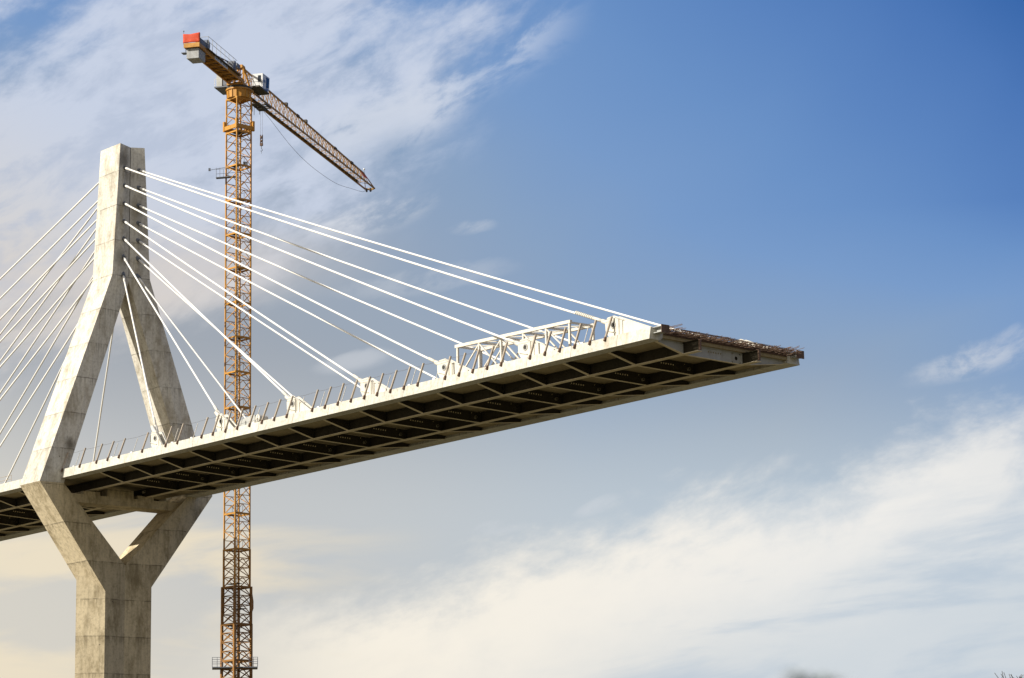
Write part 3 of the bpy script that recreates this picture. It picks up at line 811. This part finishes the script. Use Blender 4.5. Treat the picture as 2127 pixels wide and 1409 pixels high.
# electrical cabinets on the left
mb = MB(); mb.obox(O, U, Nn, Z, (-1.0,-3.0,100.35),(2.4,-1.1,100.5)); ep = mb.build('cabinet_platform', M_GREY, crane)
cb((-.3,-2.95,100.5),(1.6,-2.2,102.3),'cabinet',M_PRIMER,ep,O); cb((-.2,-2.15,100.5),(1.2,-1.5,102.0),'cabinet',M_GREY,ep,O)
mb = MB()
for n in (-2.95,-1.2): mb.tube(W(-.95,n,100.5), W(-.95,n,101.5), .025, 6)
mb.tube(W(-.95,-2.95,101.5), W(-.95,-1.2,101.5), .025, 6); mb.build('railing', M_RAIL, ep)
mb = MB(); mb.box((K0.x-3.5,K0.y-3.5,GZ-.2),(K0.x+3.5,K0.y+3.5,GZ+.6)); mb.build('foundation', M_CONCL, crane)
reparent(crane)

# ------------------------------------------------------------------ bare tree at the lower right, its twigs just reach into view
def tree_at(base, height):
    t = thing('bare_tree', base, 'leafless tree whose fine top twigs reach into the lower right corner', 'tree')
    rr = random.Random(11); trunk = MB(); tw = MB(); top = [0]
    def grow(p, d, L, r, dep, mb):
        q = p + d*L; mb.tube(p, q, r, 7 if dep < 2 else 5, r*.72); top[0] = max(top[0], q.z)
        if dep >= 6 or r < .004: return
        n = 2 if dep else 4
        for k in range(n):
            dd = (d + V((rr.uniform(-1,1), rr.uniform(-1,1), rr.uniform(-.1,.8)))*.62).normalized()
            grow(q, dd, L*rr.uniform(.62,.85), r*.66, dep+1, tw)
        if dep < 5: grow(q, (d+V((rr.uniform(-.25,.25),rr.uniform(-.25,.25),.3))).normalized(), L*.8, r*.68, dep+1, tw)
    grow(V((0,0,0)), V((0,0,1)), height*.30, height*.02, 0, trunk)
    k = height/top[0]
    for m_ in (trunk, tw): m_.v = [tuple(c*k for c in v) for v in m_.v]
    hi = max(tw.v, key=lambda v: v[2])
    trunk.build('trunk', M_BARK, t); tw.build('crown', M_BARK, t)
    t.location = V(base) - V((hi[0], hi[1], 0))
    return t
CAM = Matrix(((0.6329781570609011,-0.16149411301423047,-0.757138233181717),(0.7740148249134089,0.11245603167707939,0.6231008680412093),(-0.015482360868101085,-0.9804454561071669,0.1961810492905959)))
tree_at(V((-57.85, 69.85, GZ)), 8.5)
# young shrub close to the camera (far out of focus)
sh = thing('shrub', (-2.165,2.215,GZ), 'dark blurred shrub tip just showing at the bottom edge of the view', 'shrub')
mb = MB(); rr = random.Random(5)
mb.tube((0,0,-.02), (.03,.01,1.1), .014, 6, .009); mb.tube((.03,.01,1.1), (0,0,1.90), .009, 6, .003)
for k in range(6): mb.tube((.02,0,.5+.12*k), (rr.uniform(-.2,.2), rr.uniform(-.2,.2), .9+.12*k), .007, 6, .003)
mb.build('stem', M_BARK, sh)
mb = MB()
for k in range(520):
    h = rr.random()**.45; z_ = .6+1.307*h; rad = .22*(1.-h)**.8+.012; an = rr.uniform(0,6.28); q = V((rad*rr.random()*math.cos(an), rad*rr.random()*math.sin(an), z_))
    d = V((math.cos(an), math.sin(an), rr.uniform(.2,1.4))).normalized(); s_ = d.cross(V((0,0,1))).normalized()*.011
    L = rr.uniform(.025,.045); mb.add([q, q+d*L*.5+s_, q+d*L, q+d*L*.5-s_], [(0,1,2,3)])
mb.build('foliage', M_LEAF, sh)

# ------------------------------------------------------------------ sun and sky
sun_dir = V((.24,1.,-.58)).normalized()
el = math.asin(-sun_dir.z); 
sl = bpy.data.lights.new('sun', 'SUN'); sl.energy = 5.; sl.angle = math.radians(.53); sl.color = (1.,.93,.81)
so = bpy.data.objects.new('sun', sl); C.objects.link(so); so.rotation_euler = sun_dir.to_track_quat('-Z','Y').to_euler(); so.location = (0,0,150)

wd = bpy.data.worlds.new('World'); S.world = wd; wd.use_nodes = True; nt = wd.node_tree; nt.nodes.clear()
out = nd(nt, 'ShaderNodeOutputWorld'); bg = nd(nt, 'ShaderNodeBackground'); nt.links.new(bg.outputs[0], out.inputs[0])
EXPO = .35; STR = .1; bg.inputs[1].default_value = STR
sky = nd(nt, 'ShaderNodeTexSky', sky_type='NISHITA'); sky.sun_disc = False; sky.sun_elevation = el
sky.sun_rotation = math.atan2(-sun_dir.x, -sun_dir.y)
tc = nd(nt, 'ShaderNodeTexCoord').outputs['Generated']
nrm = nd(nt, 'ShaderNodeVectorMath', operation='NORMALIZE'); nt.links.new(tc, nrm.inputs[0])
sp = nd(nt, 'ShaderNodeSeparateXYZ'); nt.links.new(nrm.outputs[0], sp.inputs[0])
DEG = 180/math.pi
az = mth(nt, 'MULTIPLY', mth(nt, 'ARCTAN2', sp.outputs[1], mth(nt, 'MULTIPLY', sp.outputs[0], -1.)), DEG)
ele = mth(nt, 'MULTIPLY', mth(nt, 'ARCSINE', sp.outputs[2]), DEG)
A = mth(nt, 'DIVIDE', mth(nt, 'SUBTRACT', az, 28.4), 10.49)       # sky azimuth / elevation in units of about ten degrees
B = mth(nt, 'DIVIDE', mth(nt, 'SUBTRACT', 18.4, ele), 10.05)
def comb(x, y, z=0.):
    n = nd(nt, 'ShaderNodeCombineXYZ')
    for i, v in enumerate((x, y, z)):
        if isinstance(v, (int, float)): n.inputs[i].default_value = v
        else: nt.links.new(v, n.inputs[i])
    return n.outputs[0]
def lin(ka, kb, c=0.): return mth(nt, 'ADD', mth(nt, 'MULTIPLY_ADD', A, ka, c), mth(nt, 'MULTIPLY', B, kb))
def fbm(ka, kb, kc, kd, seed, scale=1., detail=6, rough=.55, dist=.3):
    return noise_tex(nt, comb(lin(ka, kb), lin(kc, kd), seed), scale, detail, rough, dist)
def s2l(r, g, b): 
    f = lambda c: (c/255/12.92 if c/255 <= .04045 else ((c/255+.056)/1.055)**2.4)
    return (f(r), f(g), f(b))
def mul(*x):
    o = x[0]
    for y in x[1:]: o = mth(nt, 'MULTIPLY', o, y)
    return o
# clear-sky gradient
low_r = mul(mth(nt, 'MAXIMUM', mth(nt, 'SUBTRACT', B, .45), 0.), mth(nt, 'MAXIMUM', mth(nt, 'SUBTRACT', A, 1.2), 0.), 2.)
q = mth(nt, 'SUBTRACT', lin(.7, -.8), mth(nt, 'MINIMUM', low_r, .36))
soft = mth(nt, 'MULTIPLY', mth(nt, 'SUBTRACT', fbm(1.0,-.6,.8,1.5,2.2, 1., 3, .5), .5), .22)
q = mth(nt, 'ADD', q, soft); q = mth(nt, 'ADD', q, smooth(nt, lin(1., 1.5), 1.0, .0, 0., .62))
ramp = nd(nt, 'ShaderNodeValToRGB'); cr = ramp.color_ramp
stops = [(-.5,(166,170,177)),(-.2,(162,169,179)),(.05,(156,169,186)),(.36,(138,163,196)),(.60,(120,155,203)),(.84,(105,145,200)),(1.05,(88,131,193)),(1.27,(70,116,184)),(1.5,(34,92,166)),(1.9,(24,78,150))]
lo, hi = -.5, 1.9
cr.elements.remove(cr.elements[1])
for i, (t_, c_) in enumerate(stops):
    e = cr.elements[0] if i == 0 else cr.elements.new((t_-lo)/(hi-lo))
    e.position = (t_-lo)/(hi-lo); e.color = (*s2l(*c_), 1)
nt.links.new(mth(nt, 'DIVIDE', mth(nt, 'SUBTRACT', q, lo), hi-lo, clamp=True), ramp.inputs[0])
base = ramp.outputs[0]
sc = nd(nt, 'ShaderNodeVectorMath', operation='SCALE'); nt.links.new(sky.outputs[0], sc.inputs[0]); sc.inputs['Scale'].default_value = STR
base = mix(nt, .10, base, sc.outputs[0])
# pale milky air low down
pale = mix(nt, smooth(nt, A, .4, 1.7), s2l(199,201,201), s2l(188,203,216))
base = mix(nt, mul(smooth(nt, mth(nt, 'ADD', B, mul(mth(nt, 'SUBTRACT', A, 1.), -.06)), .70, 1.12), .92), base, pale)
# high streaky sheet, upper left: streaks rise to the right
st = fbm(1.9,-1.0,2.0,3.9, 5.1, 1., 9, .60, .25)
st2 = fbm(5.4,-2.6,6.0,11.5, 8.3, 1., 8, .62, .25)
streaks = mth(nt, 'ADD', mul(st, .66), mul(st2, .34))
m1 = mul(smooth(nt, lin(1., .55), 1.28, .62), smooth(nt, lin(.35, 1.), .92, .55))
corner = smooth(nt, lin(1., 1.7), .62, .05)
gap = mul(smooth(nt, mth(nt, 'ABSOLUTE', lin(.47, .88, -.40)), .09, .0), smooth(nt, A, .35, .6))
s1 = mth(nt, 'ADD', streaks, mth(nt, 'ADD', mul(m1, .29), mth(nt, 'ADD', mul(corner, -.16), mul(gap, -.08))))
cover1 = mul(smooth(nt, s1, .50, .74), smooth(nt, m1, 0., .30))
ccol = mix(nt, smooth(nt, lin(-.5, 1.), .1, .6), s2l(203,212,230), s2l(217,214,212))
ccol = mix(nt, smooth(nt, st2, .56, .36, 0., .60), ccol, s2l(178,190,212))
col = mix(nt, mul(cover1, .93), base, ccol)
# a finger of cloud running up to the right
dl = mth(nt, 'ABSOLUTE', mth(nt, 'ADD', lin(.47, .88, -.47*1.06-.88*.12), mul(mth(nt, 'SUBTRACT', st2, .5), .16)))
fing = mul(smooth(nt, dl, .062, 0.), smooth(nt, A, .78, .96), smooth(nt, A, 1.26, 1.06), smooth(nt, st2, .34, .60))
col = mix(nt, mul(fing, .62), col, s2l(200,211,230))
dl2 = mth(nt, 'ABSOLUTE', mth(nt, 'ADD', lin(.30, .95, -.30*.84-.95*.235), mul(mth(nt, 'SUBTRACT', st2, .5), .16)))
fing2 = mul(smooth(nt, dl2, .085, 0.), smooth(nt, A, .58, .72), smooth(nt, A, 1.0, .86), smooth(nt, st2, .30, .52))
col = mix(nt, mul(fing2, .75), col, s2l(208,215,228))
# pinkish grey sheet at mid height behind the pylon
pk = fbm(.9,-.25,.8,5.2, 9.4, 1., 7, .55, .6)
wl = mul(smooth(nt, A, .95, .25), smooth(nt, B, .42, .56), smooth(nt, mth(nt, 'ADD', B, mul(A, .28)), .86, .66))
col = mix(nt, mul(wl, smooth(nt, pk, .36, .62), .85), col, s2l(216,208,201))
# small wisps
def blob(a0, b0, ra, rb, tilt, thr=.42):
    ca, sa = math.cos(tilt), math.sin(tilt)
    u = mth(nt, 'DIVIDE', lin(ca, -sa, -(ca*a0-sa*b0)), ra); v = mth(nt, 'DIVIDE', lin(sa, ca, -(sa*a0+ca*b0)), rb)
    v = mth(nt, 'ADD', v, mul(mth(nt, 'SUBTRACT', st2, .5), 1.6))
    d2 = mth(nt, 'ADD', mul(u, u), mul(v, v))
    return mul(smooth(nt, d2, 1., 0.), smooth(nt, st2, thr-.08, thr+.16))
for (a0,b0,ra,rb,ti,al,*th) in ((.76,.445,.17,.045,.25,.55),(.975,.468,.06,.018,.1,.3),(2.07,.765,.20,.045,.28,.36,.50),(1.96,.795,.14,.035,.2,.36,.48),(1.02,1.10,.07,.02,.1,.25),(.73,.75,.10,.025,.2,.4),(1.22,1.06,.06,.02,.4,.3),(.88,.58,.22,.035,.15,.25)):
    col = mix(nt, mul(blob(a0,b0,ra,rb,ti,*th), al), col, s2l(222,224,228))
# big cream bank low down, ragged upper edge rising to the right
f3 = fbm(2.3,-.9,1.5,4.2, 3.7, 1., 10, .62, .25); f4 = fbm(7.5,-2.8,5.,14., 1.9, 1., 7, .62, .2)
edge = mth(nt, 'ADD', lin(.32, 1., -1.43), mul(A, A, -.03))
edge = mth(nt, 'ADD', edge, mth(nt, 'ADD', mul(mth(nt, 'SUBTRACT', f3, .5), .42), mul(mth(nt, 'SUBTRACT', f4, .5), .13)))
bank = smooth(nt, edge, -.03, .15)
fade = mul(smooth(nt, mth(nt, 'ADD', lin(.30, 1.), mul(mth(nt, 'SUBTRACT', f3, .5), .35)), 1.62, 1.90), smooth(nt, A, .75, 1.35))
inner = mul(mth(nt, 'SUBTRACT', 1., mul(fade, .58)), smooth(nt, A, .25, .80, .0, 1.), smooth(nt, A, 2.6, 1.7, .5, 1.))
tex = smooth(nt, mth(nt, 'ADD', f3, mul(f4, .3)), .42, .74, .80, 1.)
low_tone = mix(nt, smooth(nt, A, .6, 1.9), s2l(247,240,226), s2l(240,238,234))
col = mix(nt, mul(bank, inner, tex), col, low_tone)
# bluish streaks thinning the bank low on the right
f6 = fbm(1.6,-.25,.9,7.5, 4.4, 1., 8, .58, .3)
gap2 = mul(smooth(nt, f6, .46, .66), smooth(nt, lin(.30, 1.), 1.50, 1.78), smooth(nt, A, .9, 1.5))
col = mix(nt, mul(gap2, .75), col, s2l(183,198,213))
# cream stripes low on the left
f5 = fbm(.9,-.1,.2,5.5, 6.6, 1., 7, .54, .7)
stp = mth(nt, 'ADD', f5, mul(smooth(nt, A, .75, 0.), .14))
stripe = mul(smooth(nt, stp, .50, .66), smooth(nt, B, .95, 1.14), smooth(nt, A, .95, .35))
col = mix(nt, mul(stripe, .85), col, s2l(240,226,198))
# general warmth towards the lower left
col = mix(nt, mul(smooth(nt, lin(-.8, 1.), .6, 1.3), .40), col, s2l(236,224,200))
fin_ = nd(nt, 'ShaderNodeVectorMath', operation='SCALE'); nt.links.new(col, fin_.inputs[0]); fin_.inputs['Scale'].default_value = 2**-EXPO/STR
nt.links.new(fin_.outputs[0], bg.inputs[0])

# ------------------------------------------------------------------ camera
cd = bpy.data.cameras.new('camera'); co = bpy.data.objects.new('camera', cd); C.objects.link(co)
cd.sensor_width = 36; cd.lens = 5626/2127*36; cd.clip_start = .1; cd.clip_end = 30000
mw = Matrix.Identity(4)
for i in range(3):
    mw[i][0] = CAM[i][0]; mw[i][1] = -CAM[i][1]; mw[i][2] = -CAM[i][2]
co.matrix_world = mw
cd.dof.use_dof = True; cd.dof.focus_distance = 270.; cd.dof.aperture_fstop = 4.
S.camera = co
S.view_settings.view_transform = 'Standard'; S.view_settings.look = 'None'; S.view_settings.exposure = EXPO; S.view_settings.gamma = 1
